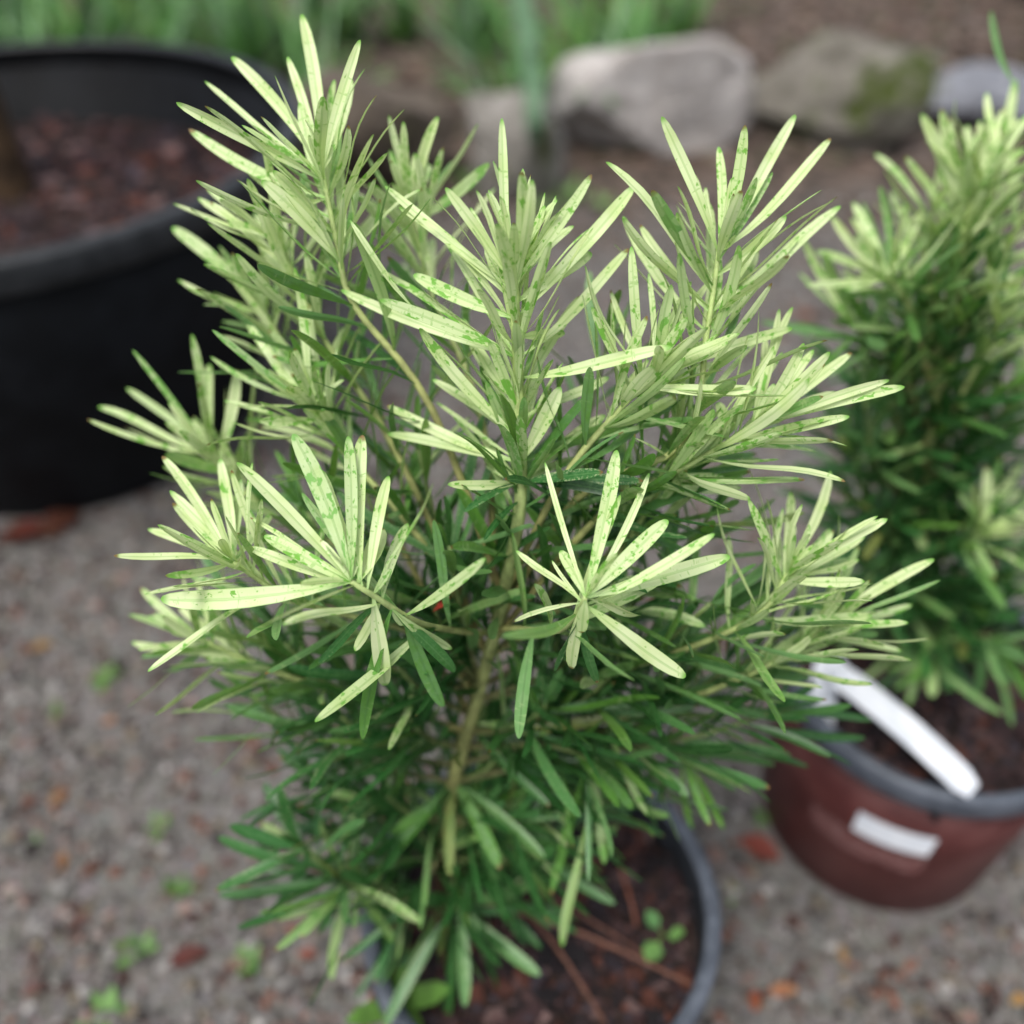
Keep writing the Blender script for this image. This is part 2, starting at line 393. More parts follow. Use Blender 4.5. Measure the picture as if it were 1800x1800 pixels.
# ------------------------------------------------------------------ stones of the bed border
def stone(label, px0, px1, ptop, pbot, a, b, moss, amt, seed, deep=.8, tilt=0, flat=0.0):
    c = PH((px0 + px1) / 2, pbot, 0); z = px_of(c)[2]
    W = (px1 - px0) / FPX * z * .5
    top = None
    d = ray((px0 + px1) / 2, ptop); yy = c.y + W * deep * .7; H = CAMH + d.z * (yy / d.y)
    H = max(.08, H) * .5
    bm = bmesh.new(); bmesh.ops.create_icosphere(bm, subdivisions=5, radius=1)
    rr = random.Random(seed); planes = [(Vector((rr.gauss(0, 1), rr.gauss(0, 1), rr.gauss(0, .8))).normalized(), rr.uniform(.56, .80)) for _ in range(10)]
    off = Vector((seed * 3.1, seed, 0))
    for vv in bm.verts:
        p = vv.co.copy(); q_ = (abs(p.x) ** 2.5 + abs(p.y) ** 2.5 + abs(p.z) ** 2.5) ** (1 / 2.5); p = p / q_
        for n, dd in planes:
            e = p.dot(n) - dd
            if e > 0: p -= n * e * .97
        p *= 1.26 + .16 * noise.noise(p * 1.5 + off) + .07 * noise.noise(p * 5 + off) + .02 * noise.noise(p * 13 + off)
        vv.co = Vector((p.x * W, p.y * W * deep, p.z * H))
        if vv.co.z < -H * .75: vv.co.z = -H * .75 + (vv.co.z + H * .75) * .2
    o = bmobj('border_stone', bm, m_stone('stone_%d' % seed, a, b, moss, amt), None, (c.x, c.y + W * deep * .8, H * .72))
    o.rotation_euler = (0, tilt, rr.uniform(-.3, .3))
    return tag(o, label, 'stone', 'stones edging the bed')
G1, G2 = (.29, .265, .245), (.46, .43, .41)
MOSS = (.045, .06, .012)
stone('large pale grey angular boulder, the brightest in the border', 1012, 1290, 55, 275, G1, G2, (.25, .2, .15), -.1, 3, .75, .05)
stone('small rounded grey brown stone beside the large pale boulder', 815, 1000, 135, 345, (.15, .14, .12), (.29, .27, .25), (.07, .075, .035), .04, 5, .8)
stone('dull brown stone standing between the black tub and the small rounded stone', 560, 790, 105, 335, (.075, .06, .045), (.13, .105, .085), (.07, .065, .035), .0, 8, .8)
stone('long low mossy stone with dark green side, next to the pale boulder', 1318, 1640, 60, 262, (.12, .11, .09), (.24, .22, .19), MOSS, .09, 11, .7)
stone('flat blue grey stone at the far end behind the smaller shrub', 1665, 1920, 118, 240, (.15, .155, .175), (.24, .25, .275), (.1, .1, .06), .0, 14, .7)

# ------------------------------------------------------------------ strap-leaved clumps behind the stones
def blade_mesh(L_, W_, lean, curl, tone, seg=7):
    v, f, tt = [], [], []
    x = z = 0; a = lean
    for i in range(seg + 1):
        s = i / seg; w_ = W_ * (1 - s ** 2.2) * .5 + .0005
        for u in (-1, 0, 1): v.append((x + (abs(u) * w_ * .3), u * w_, z)); tt.append(tuple(c * (.8 + .3 * s) for c in tone))
        x += math.sin(a) * L_ / seg; z += math.cos(a) * L_ / seg; a += curl / seg
    for i in range(seg):
        for u in (0, 1): k = i * 3 + u; f.append((k, k + 3, k + 4, k + 1))
    me = mesh('blade', v, f); set_tone(me, tt); me.materials.append(MBLADE); return me
TONES = [tuple(c * 1.3 for c in t_) for t_ in [(.06, .17, .03), (.085, .22, .05), (.11, .25, .07), (.16, .27, .14), (.07, .15, .06), (.10, .19, .025)]]
blades = [blade_mesh(rnd(.32, .55), rnd(.024, .042), rnd(.15, .6), rnd(.3, 1.5), TONES[k % 6]) for k in range(20)]
def clump(x, y, n, label, sc=1.0, grp='strap leaved clumps behind the stones', lo=0, hi=6.28):
    t = thing('strap_leaf_plant', label, 'plant', (x, y, gz(x, y) - .004), grp)
    for k in range(n):
        b = link('blade', R.choice(blades), None, t, (rnd(-.05, .05), rnd(-.05, .05), 0)); b.rotation_euler = (0, rnd(-.1, .25), rnd(lo, hi)); s = sc * rnd(.7, 1.15); b.scale = (s, s, s)
for i in range(15):
    x = -1.85 + i * .155 + rnd(-.05, .05)
    if -.5 < x < -.14: continue
    clump(x, 2.45 + .12 * (i % 3) + (0.35 if x < -.55 else .1), 24, 'green strap leaved clump in the planted bed behind the black tub', rnd(.75, 1.05))
for i in range(12):
    x = -2.3 + i * .25 + rnd(-.08, .08)
    clump(x, 3.25 + rnd(-.1, .2), 22, 'green strap leaved clump in the second row of the planted bed', rnd(.9, 1.2), 'second row of strap leaved clumps')
clump(.02, 2.55, 14, 'fresh green strap leaved clump leaning beside the large pale boulder', .8)
clump(.20, 2.8, 16, 'dense green strap leaved clump rising behind the large pale boulder', .85)
clump(.46, 3.1, 9, 'thin strap leaved clump growing over the top of the pale boulder', .6)
# the grey-green blade that hangs in front of the small rounded stone
t = thing('hanging_blade', 'broad grey green strap leaf hanging down before the small rounded stone', 'leaf', PH(935, 300, 0))
b0 = t.location
pp = [P(905, -60, 2.25), P(925, 40, 2.2), P(938, 140, 2.1), P(938, 220, 2.02), PH(932, 300, .02)]
v, f, tt = [], [], []
for i, p in enumerate(pp):
    w_ = (.020, .026, .024, .017, .003)[i]
    for u in (-1, 0, 1): v.append(p + Vector((u * w_, -.004 * abs(u), 0)) - b0); tt.append((.11, .21, .11))
for i in range(4):
    for u in (0, 1): k = i * 3 + u; f.append((k, k + 3, k + 4, k + 1))
me = mesh('blade', v, f); set_tone(me, tt); link('blade', me, MBLADE, t)

# ------------------------------------------------------------------ tubes
def tube(pts, radii, tones, n=8):
    v, f, tt = [], [], []
    up = Vector((.31, .2, .93))
    for i, p in enumerate(pts):
        d = (pts[min(i + 1, len(pts) - 1)] - pts[max(i - 1, 0)]).normalized()
        a = d.cross(up).normalized(); b = d.cross(a)
        for k in range(n):
            th = 2 * math.pi * k / n; v.append(p + (a * math.cos(th) + b * math.sin(th)) * radii[i]); tt.append(tones[i])
        if i:
            for k in range(n): j = (k + 1) % n; f.append(((i - 1) * n + k, (i - 1) * n + j, i * n + j, i * n + k))
    f.append(tuple(range(n))[::-1]); f.append(tuple((len(pts) - 1) * n + k for k in range(n)))
    return v, f, tt
def spline(ps, m):
    out = []
    for i in range(len(ps) - 1):
        p0, p1, p2, p3 = ps[max(i - 1, 0)], ps[i], ps[i + 1], ps[min(i + 2, len(ps) - 1)]
        for k in range(m):
            t = k / m
            out.append(.5 * ((2 * p1) + (p2 - p0) * t + (2 * p0 - 5 * p1 + 4 * p2 - p3) * t * t + (3 * p1 - p0 - 3 * p2 + p3) * t ** 3))
    out.append(ps[-1]); return out

# ------------------------------------------------------------------ leaves
PROF = [(0, .15), (.08, .27), (.22, .62), (.42, .93), (.62, 1.0), (.78, .96), (.88, .82), (.94, .62), (.985, .34), (1, .08)]
def prof(t):
    for (a, x), (b, y) in zip(PROF, PROF[1:]):
        if t <= b: s = (t - a) / (b - a); return x + (y - x) * s
    return .04
TS_H = [0, .08, .2, .34, .48, .62, .75, .86, .94, .985, 1]
TS_L = [0, .1, .28, .5, .72, .88, .97, 1]
class Leaf: pass
def make_leaf(B, T, Nrm, wid, bend, age, seed, branch=None, twist=0, fold=None):
    l = Leaf(); l.B, l.T, l.N, l.w, l.bend, l.age, l.seed, l.branch, l.twist = B, T, Nrm, wid, bend, age, seed, branch, twist
    l.fold = rnd(.12, .45) if fold is None else fold
    l.wave = rnd(-.025, .025); l.side = rnd(-.045, .045)
    return l
def leaf_geom(l, hi=True):
    ts = TS_H if hi else TS_L; us = (-1, -.5, 0, .5, 1) if hi else (-1, 0, 1)
    ax = l.T - l.B; L_ = ax.length; d = ax / L_
    n0 = (l.N - d * l.N.dot(d)).normalized(); s0 = d.cross(n0)
    v, f, uv, lc = [], [], [], []
    for t in ts:
        p = l.B + ax * t + n0 * (l.bend * L_ * 4 * t * (1 - t) + l.wave * L_ * math.sin(t * 6.3)) + s0 * (l.side * L_ * 4 * t * (1 - t))
        th = l.twist * t; n = n0 * math.cos(th) + s0 * math.sin(th); s = d.cross(n)
        w_ = l.w * .5 * prof(t)
        for u in us:
            v.append(p + s * (u * w_) + n * (l.fold * abs(u) * w_)); uv.append((u * .5 + .5, t)); lc.append((u * l.w * .5 + l.seed * 7.3, t * L_, l.seed * 31.7))
    m = len(us)
    for i in range(len(ts) - 1):
        for k in range(m - 1): a = i * m + k; f.append((a, a + m, a + m + 1, a + 1))
    return v, f, uv, lc
def leaf_mesh(name, geoms, leaves, origin):
    V, F, UV, LC, AG, SD = [], [], [], [], [], []
    for (v, f, uv, lc), l in zip(geoms, leaves):
        k = len(V); V += [p - origin for p in v]; F += [tuple(k + i for i in q) for q in f]; UV += uv; LC += lc; AG += [l.age] * len(v); SD += [l.seed] * len(v)
    me = mesh(name, V, F)
    ul = me.uv_layers.new(name='UVMap'); idx = [0] * len(me.loops); me.loops.foreach_get('vertex_index', idx)
    ul.data.foreach_set('uv', [c for i in idx for c in UV[i]])
    me.attributes.new('age', 'FLOAT', 'POINT').data.foreach_set('value', AG)
    me.attributes.new('seed', 'FLOAT', 'POINT').data.foreach_set('value', SD)
    me.attributes.new('lc', 'FLOAT_VECTOR', 'POINT').data.foreach_set('vector', [c for q in LC for c in q])
    me.materials.append(MLEAF); return me

class Shrub:
    def __init__(s, label, base): s.label, s.base, s.branches, s.leaves = label, base, [], []
    def branch(s, pts, r0, r1, young, name='branch'):
        """pts from origin to tip; young = leaf age at the tip"""
        ps = spline(pts, 5); n = len(ps)
        tn = []
        for i in range(n):
            q = i / (n - 1); a, b = ((.26, .22, .08), (.40, .50, .19)) if young < .45 else ((.11, .10, .04), (.17, .24, .08))
            tn.append(tuple(x + (y - x) * min(1, q * 1.3) for x, y in zip(a, b)))
        s.branches.append((name, ps, [r0 + (r1 - r0) * i / (n - 1) for i in range(n)], tn)); return len(s.branches) - 1
    def along(s, bi, n, s0, s1, age0, age1, lmin=.046, lmax=.073, wid=.0066, up=(35, 75)):
        ps = s.branches[bi][1]; m = len(ps) - 1; ph = rnd(0, 6.28)
        n = round(n * 1.2)
        for k in range(n):
            q = s0 + (s1 - s0) * (k + rnd(.0, .9)) / n; i = min(int(q * m), m - 1); fr = q * m - i
            p = ps[i].lerp(ps[i + 1], fr); d = (ps[i + 1] - ps[i]).normalized()
            ph += 2.4 + rnd(-.35, .35); a = d.cross(Vector((.2, .1, 1))).normalized(); b = d.cross(a); rdir = a * math.cos(ph) + b * math.sin(ph)
            al = rad(rnd(*up) + (q < .3) * rnd(0, 15)); dr = (d * math.cos(al) + rdir * math.sin(al)); dr = (dr + Vector((0, 0, .18))).normalized()
            L_ = rnd(lmin, lmax) * (1 if q < .93 else .75); nn = (d * math.sin(al) - rdir * math.cos(al)) + rvec(.22)
            tq = (q - s0) / max(1e-6, s1 - s0); age = age0 + (age1 - age0) * min(1, tq * 1.35) + R.gauss(0, .09)
            if age > .6 and R.random() < .14: age = rnd(.28, .48)
            T = p + dr * L_
            if px_of(T)[2] < .34: continue
            hid = False      # keep the middle of the stem and the low whorl in the open, as the plant grows
            for fq in (.15, .4, .65, .9):
                x_, y_, z_ = px_of(p.lerp(T, fq))
                if 1090 < y_ < 1370:
                    xs = 915 - (y_ - 880) * .235
                    if abs(x_ - xs) < 20 and z_ < .46 + (y_ - 880) * .00031: hid = True
                if math.hypot(x_ - 800, y_ - 1430) < 105 and z_ < .605: hid = True
            if hid and bi != 0 and T.x < .2: continue
            s.leaves.append(make_leaf(p, T, nn, wid * rnd(.7, 1.15), rnd(-.05, .04), max(0, min(1, age)), R.random(), bi, rnd(-.5, .5)))
    def hero(s, bi, z, items, age=.08, sgn=None):
        """items: (tipx, tipy, basex, basey[, width_px[, age[, dz]]]) read off the photograph at depth z"""
        for it in items:
            tx, ty, bx, by = it[:4]; wpx = it[4] if len(it) > 4 and it[4] else 26; ag = it[5] if len(it) > 5 and it[5] is not None else max(0, age + R.gauss(0, .06))
            zb = z + rnd(-.006, .006); B = P(bx, by, zb)
            near = min(s.branches[bi][1], key=lambda p: (p - B).length)
            if (near - B).length > .035: near = min((p for br in s.branches for p in br[1]), key=lambda p: (p - B).length)
            if (near - B).length < .04: B = near.lerp(B, .04); bx, by, zb = px_of(B)
            lp = math.hypot(tx - bx, ty - by) * zb / FPX
            L_ = max(lp * 1.06, rnd(.045, .062)) if lp > .025 else lp * 1.3
            dz = min(.03, math.sqrt(max(0, L_ * L_ - lp * lp)))
            sg = sgn if sgn is not None else (1 if R.random() < .55 else -1)
            if len(it) > 6: dz, sg = it[6], 1
            zt = zb + dz * sg
            zt = max(zt, .375)
            T = P(tx, ty, zt)
            n = (CAM - B).normalized() * .9 + Vector((0, 0, .3)) + rvec(.28)
            s.leaves.append(make_leaf(B, T, n, wpx * (.92 if z < .41 else .78) * zb / FPX, rnd(-.05, .04), ag, R.random(), bi, rnd(-.25, .25)))
    def finish(s, cap):
        t = thing('variegated_shrub', s.label, 'shrub', s.base)
        bo = []
        for name, ps, rr, tn in s.branches:
            v, f, tt = tube([p - s.base for p in ps], rr, tn); me = mesh(name, v, f); set_tone(me, tt)
            bo.append(link(name, me, MSTEM, t))
        # the leaves that show largest from the camera's side become objects of their own
        V, F, own = [], [], []
        for i, l in enumerate(s.leaves):
            l.g = leaf_geom(l, False); k = len(V); V += l.g[0]; F += [tuple(k + q for q in fc) for fc in l.g[1]]; own += [i] * len(l.g[1])
        tree = BVHTree.FromPolygons(V, F)
        for i, l in enumerate(s.leaves):
            vis = 0; pts = [l.g[0][k * 3 + 1] for k in range(1, 7)]
            for p in pts:
                h = tree.ray_cast(CAM, (p - CAM).normalized())
                x, y, z = px_of(p)
                if 0 < x < 1800 and 0 < y < 1800 and (h[0] is None or own[h[2]] == i or h[3] > (p - CAM).length - .002): vis += 1
            a, b = px_of(l.B), px_of(l.T); l.score = vis * math.hypot(a[0] - b[0], a[1] - b[1]) * l.w / a[2]
        order = sorted(s.leaves, key=lambda l: -l.score)
        for l in order[:cap]:
            l.g = leaf_geom(l, True); link('leaf', leaf_mesh('leaf', [l.g], [l], s.base), None, bo[l.branch])
        rest = order[cap:]
        if rest: tag(link('foliage', leaf_mesh('foliage', [l.g for l in rest], rest, s.base), None, t), kind='stuff')
        return t

# ------------------------------------------------------------------ the large variegated shrub
S = Shrub('tall narrow leaved shrub with cream and green variegated shoots in the dark grey pot', PH(768, 1650, .185))
stem = [S.base + Vector((0, 0, -.01)), P(775, 1540, .672), P(797, 1376, .615), P(838, 1230, .566), P(870, 1110, .525), P(893, 1010, .497), P(915, 880, .465), P(912, 700, .443), P(905, 533, .425), P(903, 470, .42)]
ms = S.branch(stem, .0056, .0019, 0, 'main_stem')
def stem_tones(B):
    n = len(B[1]); B[3][:] = [tuple(x + (y - x) * max(0, min(1, (i / (n - 1) - .12) / .12)) for x, y in zip((.075, .04, .025), B[3][i])) for i in range(n)]
stem_tones(S.branches[ms])
SPS = S.branches[ms][1]
def on_stem(h):      # point of the main stem at a height
    return min(SPS, key=lambda p: abs(p.z - h))
def shoot(tip, h0, n, age_tip, age_base, items=(), z=None, mids=None, hero_age=.06, r=.0022, tipn=5, S=S, org=None, wid=.0057, n0=.22, sgn=None):
    T = P(*tip); O = org if org is not None else on_stem(h0)
    if mids: pts = [O] + [P(*m) for m in mids] + [T]
    else:
        m = O.lerp(T, .5); hor = Vector((T.x - O.x, T.y - O.y, 0)); m = m + hor * .14 - Vector((0, 0, .12 * hor.length)); pts = [O, m, T]
    bi = S.branch(pts, r, .0011, age_tip)
    if items: S.hero(bi, tip[2], items, hero_age, sgn)
    if n: S.along(bi, n, n0, .96, age_base, age_tip if not items else max(age_tip, .14), .050 if age_tip > .6 else .046, .080 if age_tip > .6 else .073, wid=wid * (1.12 if age_tip > .6 else 1))
    if items and age_tip < .4 and n > 10: S.along(bi, 11, .55, .985, .30, .10, .040, .062, .0050, (18, 52))
    if tipn:   # the unfolding heart of the shoot
        d = (T - pts[-2]).normalized()
        for k in range(tipn):
            dr = (d + rvec(.32) + Vector((0, 0, .25))).normalized(); L_ = rnd(.012, .034)
            S.leaves.append(make_leaf(T, T + dr * L_, rvec(), rnd(.0025, .0045), rnd(-.1, .1), max(0, age_tip + R.gauss(0, .05)), R.random(), bi))
    return bi

# main leader
S.hero(ms, .422, [(882, 208, 907, 500, 24, .02), (867, 283, 888, 470, 18, .3), (783, 330, 862, 500, 25), (677, 327, 868, 510, 25), (702, 365, 890, 525, 22, .14), (827, 365, 886, 490, 20),
    (727, 483, 893, 560, 34, .12), (943, 397, 915, 490, 16), (1040, 307, 918, 500, 24), (1115, 327, 960, 545, 34, .06), (1040, 445, 917, 540, 34, .08), (1008, 397, 918, 515, 26), (980, 397, 915, 490, 22, .2),
    (1105, 437, 985, 640, 30, .16), (668, 527, 900, 653, 30), (993, 585, 920, 615, 26, .1), (1040, 312, 1003, 455, 16, .1), (905, 430, 905, 500, 14), (925, 440, 908, 505, 14), (890, 450, 900, 520, 12)], .05)
S.hero(ms, .440, [(600, 510, 800, 640, 26), (1180, 610, 955, 668, 30, .1), (1070, 663, 943, 760, 26, .15), (907, 655, 915, 768, 30, .18), (955, 615, 922, 800, 28, .08), (737, 577, 892, 775, 30, .1),
    (760, 667, 800, 805, 26, .18), (680, 713, 855, 848, 28, .1), (682, 763, 790, 850, 26, .25), (615, 387, 730, 545, 14, .1), (767, 707, 902, 845, 11, .1), (985, 680, 930, 830, 34, .06), (1148, 725, 1010, 805, 32, .45),
    (650, 470, 800, 620, 20, .15), (780, 420, 850, 640, 22, .12), (815, 560, 880, 740, 24, .1), (860, 600, 905, 760, 22, .2), (1020, 520, 935, 690, 24, .15)], .1)
S.hero(ms, .462, [(787, 852, 907, 852, 24, .02), (855, 817, 910, 848, 22, .2), (1026, 807, 925, 848, 22, .15), (896, 716, 912, 835, 14, .15), (1064, 730, 925, 840, 30, .1), (830, 745, 905, 845, 14, .15), (985, 960, 935, 880, 26, .5),
    (870, 980, 910, 880, 24, .92), (815, 900, 905, 862, 16, .8), (850, 950, 905, 870, 14, .85), (1060, 830, 935, 858, 26, .9), (1090, 870, 940, 872, 24, .92), (1050, 905, 950, 875, 22, .9), (1130, 845, 950, 850, 26, .95)], .1)
S.along(ms, 44, .16, .74, 1.0, .6)
S.along(ms, 46, .66, .985, .30, .08, .035, .062, .0052, (20, 58))
# left top shoot
shoot((567, 300, .455), .55, 26, .05, .8, [(310, 180, 560, 323, 26, .0), (360, 143, 550, 300, 17, .0), (407, 100, 555, 300, 28, .0), (505, 100, 562, 290, 22), (530, 25, 577, 293, 30, .0), (633, 70, 596, 310, 24, .02), (588, 140, 590, 285, 18, .12),
    (617, 137, 573, 292, 26, .2), (332, 227, 567, 362, 28, .06), (425, 220, 552, 310, 12, .25), (458, 205, 505, 335, 18, .15), (543, 237, 563, 292, 14, .1), (460, 317, 577, 455, 34, .08), (430, 293, 480, 400, 24, .2), (507, 367, 562, 348, 14, .15), (593, 213, 590, 330, 20, .4), (480, 300, 570, 420, 26, .1), (612, 220, 592, 345, 22, .12)],
    mids=[(760, 720, .48), (625, 540, .468), (595, 440, .46)])
shoot((492, 425, .49), .5, 22, .15, .85, [(305, 358, 497, 430, 15, .05), (348, 348, 480, 425, 18, .2), (362, 330, 485, 405, 17, .15), (455, 415, 480, 540, 22, .15), (500, 380, 505, 470, 22, .1), (525, 350, 500, 440, 18, .2)], mids=[(700, 800, .51), (560, 580, .5)])
shoot((465, 545, .53), .47, 20, .3, .85, [(303, 400, 460, 540, 30, .25), (385, 432, 468, 560, 14, .35), (330, 507, 480, 562, 18, .3), (520, 470, 475, 580, 22, .1), (390, 565, 500, 600, 14, .4)], mids=[(650, 850, .53), (530, 660, .53)])
shoot((722, 372, .52), .53, 22, .2, .85, [(683, 203, 715, 330, 22, .1), (770, 205, 723, 350, 24, .1), (755, 290, 727, 373, 26, .3), (797, 283, 735, 375, 10, .4), (860, 287, 743, 387, 26, .3), (647, 277, 700, 400, 10, .35), (665, 337, 655, 470, 24, .25), (690, 320, 720, 440, 20, .3), (730, 295, 603, 473, 26, .2), (740, 330, 735, 470, 16, .3)], mids=[(850, 750, .51), (760, 520, .52)])
# right top shoot
shoot((1263, 443, .44), .53, 26, .05, .8, [(1163, 205, 1232, 432, 26, .0), (1220, 307, 1252, 440, 18, .1), (1263, 258, 1257, 415, 22, .12), (1310, 220, 1270, 430, 26, .03), (1398, 202, 1285, 440, 28, .0), (1460, 243, 1300, 440, 28, .02), (1382, 380, 1268, 485, 26, .06),
    (1477, 362, 1267, 588, 30, .1), (1065, 285, 1222, 505, 28, .02), (1095, 380, 1187, 563, 24, .1), (1125, 395, 1205, 540, 22, .12), (1263, 433, 1180, 600, 28, .16), (1333, 437, 1250, 580, 24, .2), (1190, 373, 1205, 500, 22, .3), (1320, 347, 1278, 430, 18, .1), (1358, 303, 1280, 460, 16, .3), (1240, 330, 1258, 430, 16, .1), (1290, 340, 1265, 440, 14, .15), (1405, 415, 1260, 560, 20, .15)],
    mids=[(1010, 880, .475), (1200, 780, .455), (1243, 583, .445)])
shoot((1150, 660, .435), .55, 22, .1, .75, [(1393, 577, 1162, 672, 26, .1), (1300, 587, 1165, 660, 24, .2), (1225, 587, 1223, 672, 28, .1), (1330, 683, 1133, 673, 26, .15), (1313, 607, 1320, 690, 24, .3), (1180, 500, 1150, 612, 26, .3), (1110, 433, 1117, 668, 22, .1), (1073, 510, 1085, 612, 16, .15), (1140, 480, 1120, 640, 14, .2), (1040, 540, 1110, 690, 20, .15), (1240, 600, 1130, 690, 18, .2)], mids=[(985, 850, .46), (1080, 730, .445)])
shoot((1320, 752, .445), .52, 26, .08, .85, [(1497, 620, 1377, 690, 24, .06), (1563, 668, 1335, 747, 22, .06), (1590, 680, 1340, 760, 28, .04), (1447, 697, 1330, 765, 20, .4), (1413, 603, 1312, 750, 26, .1), (1393, 540, 1377, 645, 22, .2), (1370, 543, 1340, 670, 20, .2), (1430, 615, 1330, 745, 22, .15), (1450, 640, 1350, 740, 24, .15), (1493, 732, 1300, 843, 24, .12), (1403, 787, 1307, 767, 16, .1), (1262, 707, 1277, 775, 26, .25), (1273, 840, 1213, 920, 24, .2), (1303, 857, 1217, 928, 22, .15), (1345, 590, 1322, 720, 20, .2), (1470, 690, 1345, 752, 20, .12)], mids=[(1040, 920, .48), (1190, 830, .455)])
shoot((1195, 800, .47), .5, 22, .3, .9, [(1175, 640, 1195, 780, 16, .35), (1215, 690, 1200, 800, 18, .2), (1165, 770, 1160, 880, 22, .55), (1270, 720, 1215, 790, 14, .25), (1130, 700, 1180, 800, 18, .6)])
# front right rosette
shoot((1030, 1050, .402), .53, 8, .04, .7, [(1084, 791, 1032, 1033, 30, .04), (1141, 832, 1044, 1040, 16, .12), (1174, 914, 1047, 1046, 32, .09), (1283, 978, 1051, 1054, 34, .0), (1125, 1081, 1043, 1056, 28, .1), (1205, 1190, 1040, 1094, 34, .0), (958, 813, 1024, 1029, 12, .08), (907, 968, 993, 1068, 16, .05),
    (985, 968, 990, 1060, 24, .2), (903, 1093, 1020, 1070, 10, .12), (1022, 1112, 1032, 1066, 24, .25), (1004, 1175, 993, 1106, 28, .15), (970, 985, 1022, 1046, 8, .12), (1050, 1200, 965, 1110, 20, .75), (975, 1180, 1000, 1110, 20, .8)], mids=[(900, 1105, .50), (985, 1108, .44)], sgn=1, tipn=3)
# front left rosette
shoot((617, 1022, .405), .53, 8, .05, .7, [(417, 813, 610, 1008, 36, .05), (515, 763, 613, 980, 38, .30), (612, 767, 623, 985, 26, .28), (637, 765, 655, 1000, 34, .22), (567, 827, 713, 950, 24, .15), (437, 962, 600, 1027, 24, .1), (440, 910, 597, 1010, 11, .06), (283, 1053, 600, 1034, 42, .03),
    (670, 927, 637, 1013, 38, .08), (717, 920, 722, 1050, 24, .2), (683, 837, 712, 960, 24, .12), (687, 1000, 670, 1052, 16, .3), (623, 1143, 683, 1083, 26, .04), (677, 1205, 681, 1082, 34, .16), (709, 1100, 733, 1140, 18, .3), (794, 1141, 742, 1138, 22, .3),
    (637, 1299, 752, 1147, 26, .62), (779, 1242, 815, 1132, 30, .6), (560, 1165, 690, 1120, 20, .8), (800, 1180, 752, 1140, 26, .75), (630, 950, 632, 1010, 16, .2)], mids=[(840, 1112, .51), (743, 1097, .445), (655, 1046, .412)], sgn=1, tipn=3)
# left side shoots, farther away
shoot((410, 988, .445), .47, 20, .18, .85, [(285, 802, 402, 975, 24, .15), (387, 807, 410, 970, 26, .15), (260, 930, 398, 988, 24, .12), (200, 977, 385, 998, 20, .05), (290, 1012, 402, 992, 18, .3), (478, 903, 417, 980, 24, .3), (423, 843, 418, 970, 22, .3), (460, 877, 437, 1010, 14, .2), (330, 945, 400, 985, 10, .3)], mids=[(740, 1120, .52), (530, 1060, .47)])
shoot((372, 800, .55), .45, 22, .25, .85, [(153, 737, 320, 795, 14, .2), (173, 715, 330, 795, 20, .08), (222, 682, 350, 790, 18, .3), (233, 615, 355, 785, 13, .3), (337, 587, 370, 770, 20, .25), (368, 640, 378, 785, 26, .2), (417, 650, 397, 810, 26, .2), (425, 770, 410, 850, 18, .35), (290, 800, 385, 840, 30, .4)], mids=[(650, 1000, .55), (470, 900, .55)])
shoot((550, 712, .49), .5, 24, .15, .85, [(432, 563, 545, 705, 22, .14), (518, 470, 552, 665, 24, .14), (613, 570, 588, 697, 20, .14), (453, 740, 568, 750, 22, .15), (373, 580, 505, 680, 16, .35), (370, 627, 500, 700, 12, .3), (560, 650, 555, 720, 16, .15), (605, 668, 560, 690, 16, .1), (470, 600, 540, 700, 18, .4)], mids=[(740, 950, .51), (610, 800, .5)])
shoot((357, 1125, .53), .44, 24, .3, .85, [(247, 1033, 345, 1110, 20, .25), (333, 1060, 352, 1120, 24, .3), (243, 1143, 350, 1135, 16, .2), (390, 1040, 372, 1120, 24, .4), (300, 1180, 370, 1160, 18, .45)], mids=[(640, 1230, .56), (480, 1180, .54)])
# right side shoots
shoot((1385, 1008, .47), .46, 26, .15, .85, [(1315, 877, 1347, 1010, 20, .18), (1390, 865, 1374, 1012, 24, .15), (1460, 828, 1393, 1002, 24, .12), (1560, 912, 1393, 1020, 26, .1), (1543, 907, 1400, 1015, 14, .2), (1520, 1022, 1400, 1033, 24, .12), (1398, 940, 1385, 1010, 12, .3), (1460, 930, 1440, 1040, 18, .3), (1500, 985, 1440, 1060, 20, .35), (1450, 1070, 1350, 1070, 18, .5)], mids=[(1080, 1180, .54), (1310, 1097, .48)])
shoot((1450, 1100, .50), .43, 26, .25, .9, [(1642, 983, 1465, 1085, 24, .14), (1603, 1063, 1475, 1090, 22, .2), (1597, 1095, 1463, 1117, 20, .25), (1543, 1115, 1450, 1133, 18, .5), (1530, 1020, 1455, 1095, 16, .3), (1653, 1020, 1480, 1080, 12, .4), (1510, 960, 1460, 1085, 16, .35)], mids=[(1100, 1260, .56), (1330, 1180, .51)])
shoot((1350, 1255, .55), .38, 24, .8, .95, [(1533, 1267, 1340, 1247, 22, .8), (1520, 1297, 1310, 1290, 22, .9), (1497, 1240, 1345, 1215, 20, .7), (1460, 1330, 1310, 1300, 20, .8)], mids=[(1000, 1330, .58), (1200, 1300, .56)])
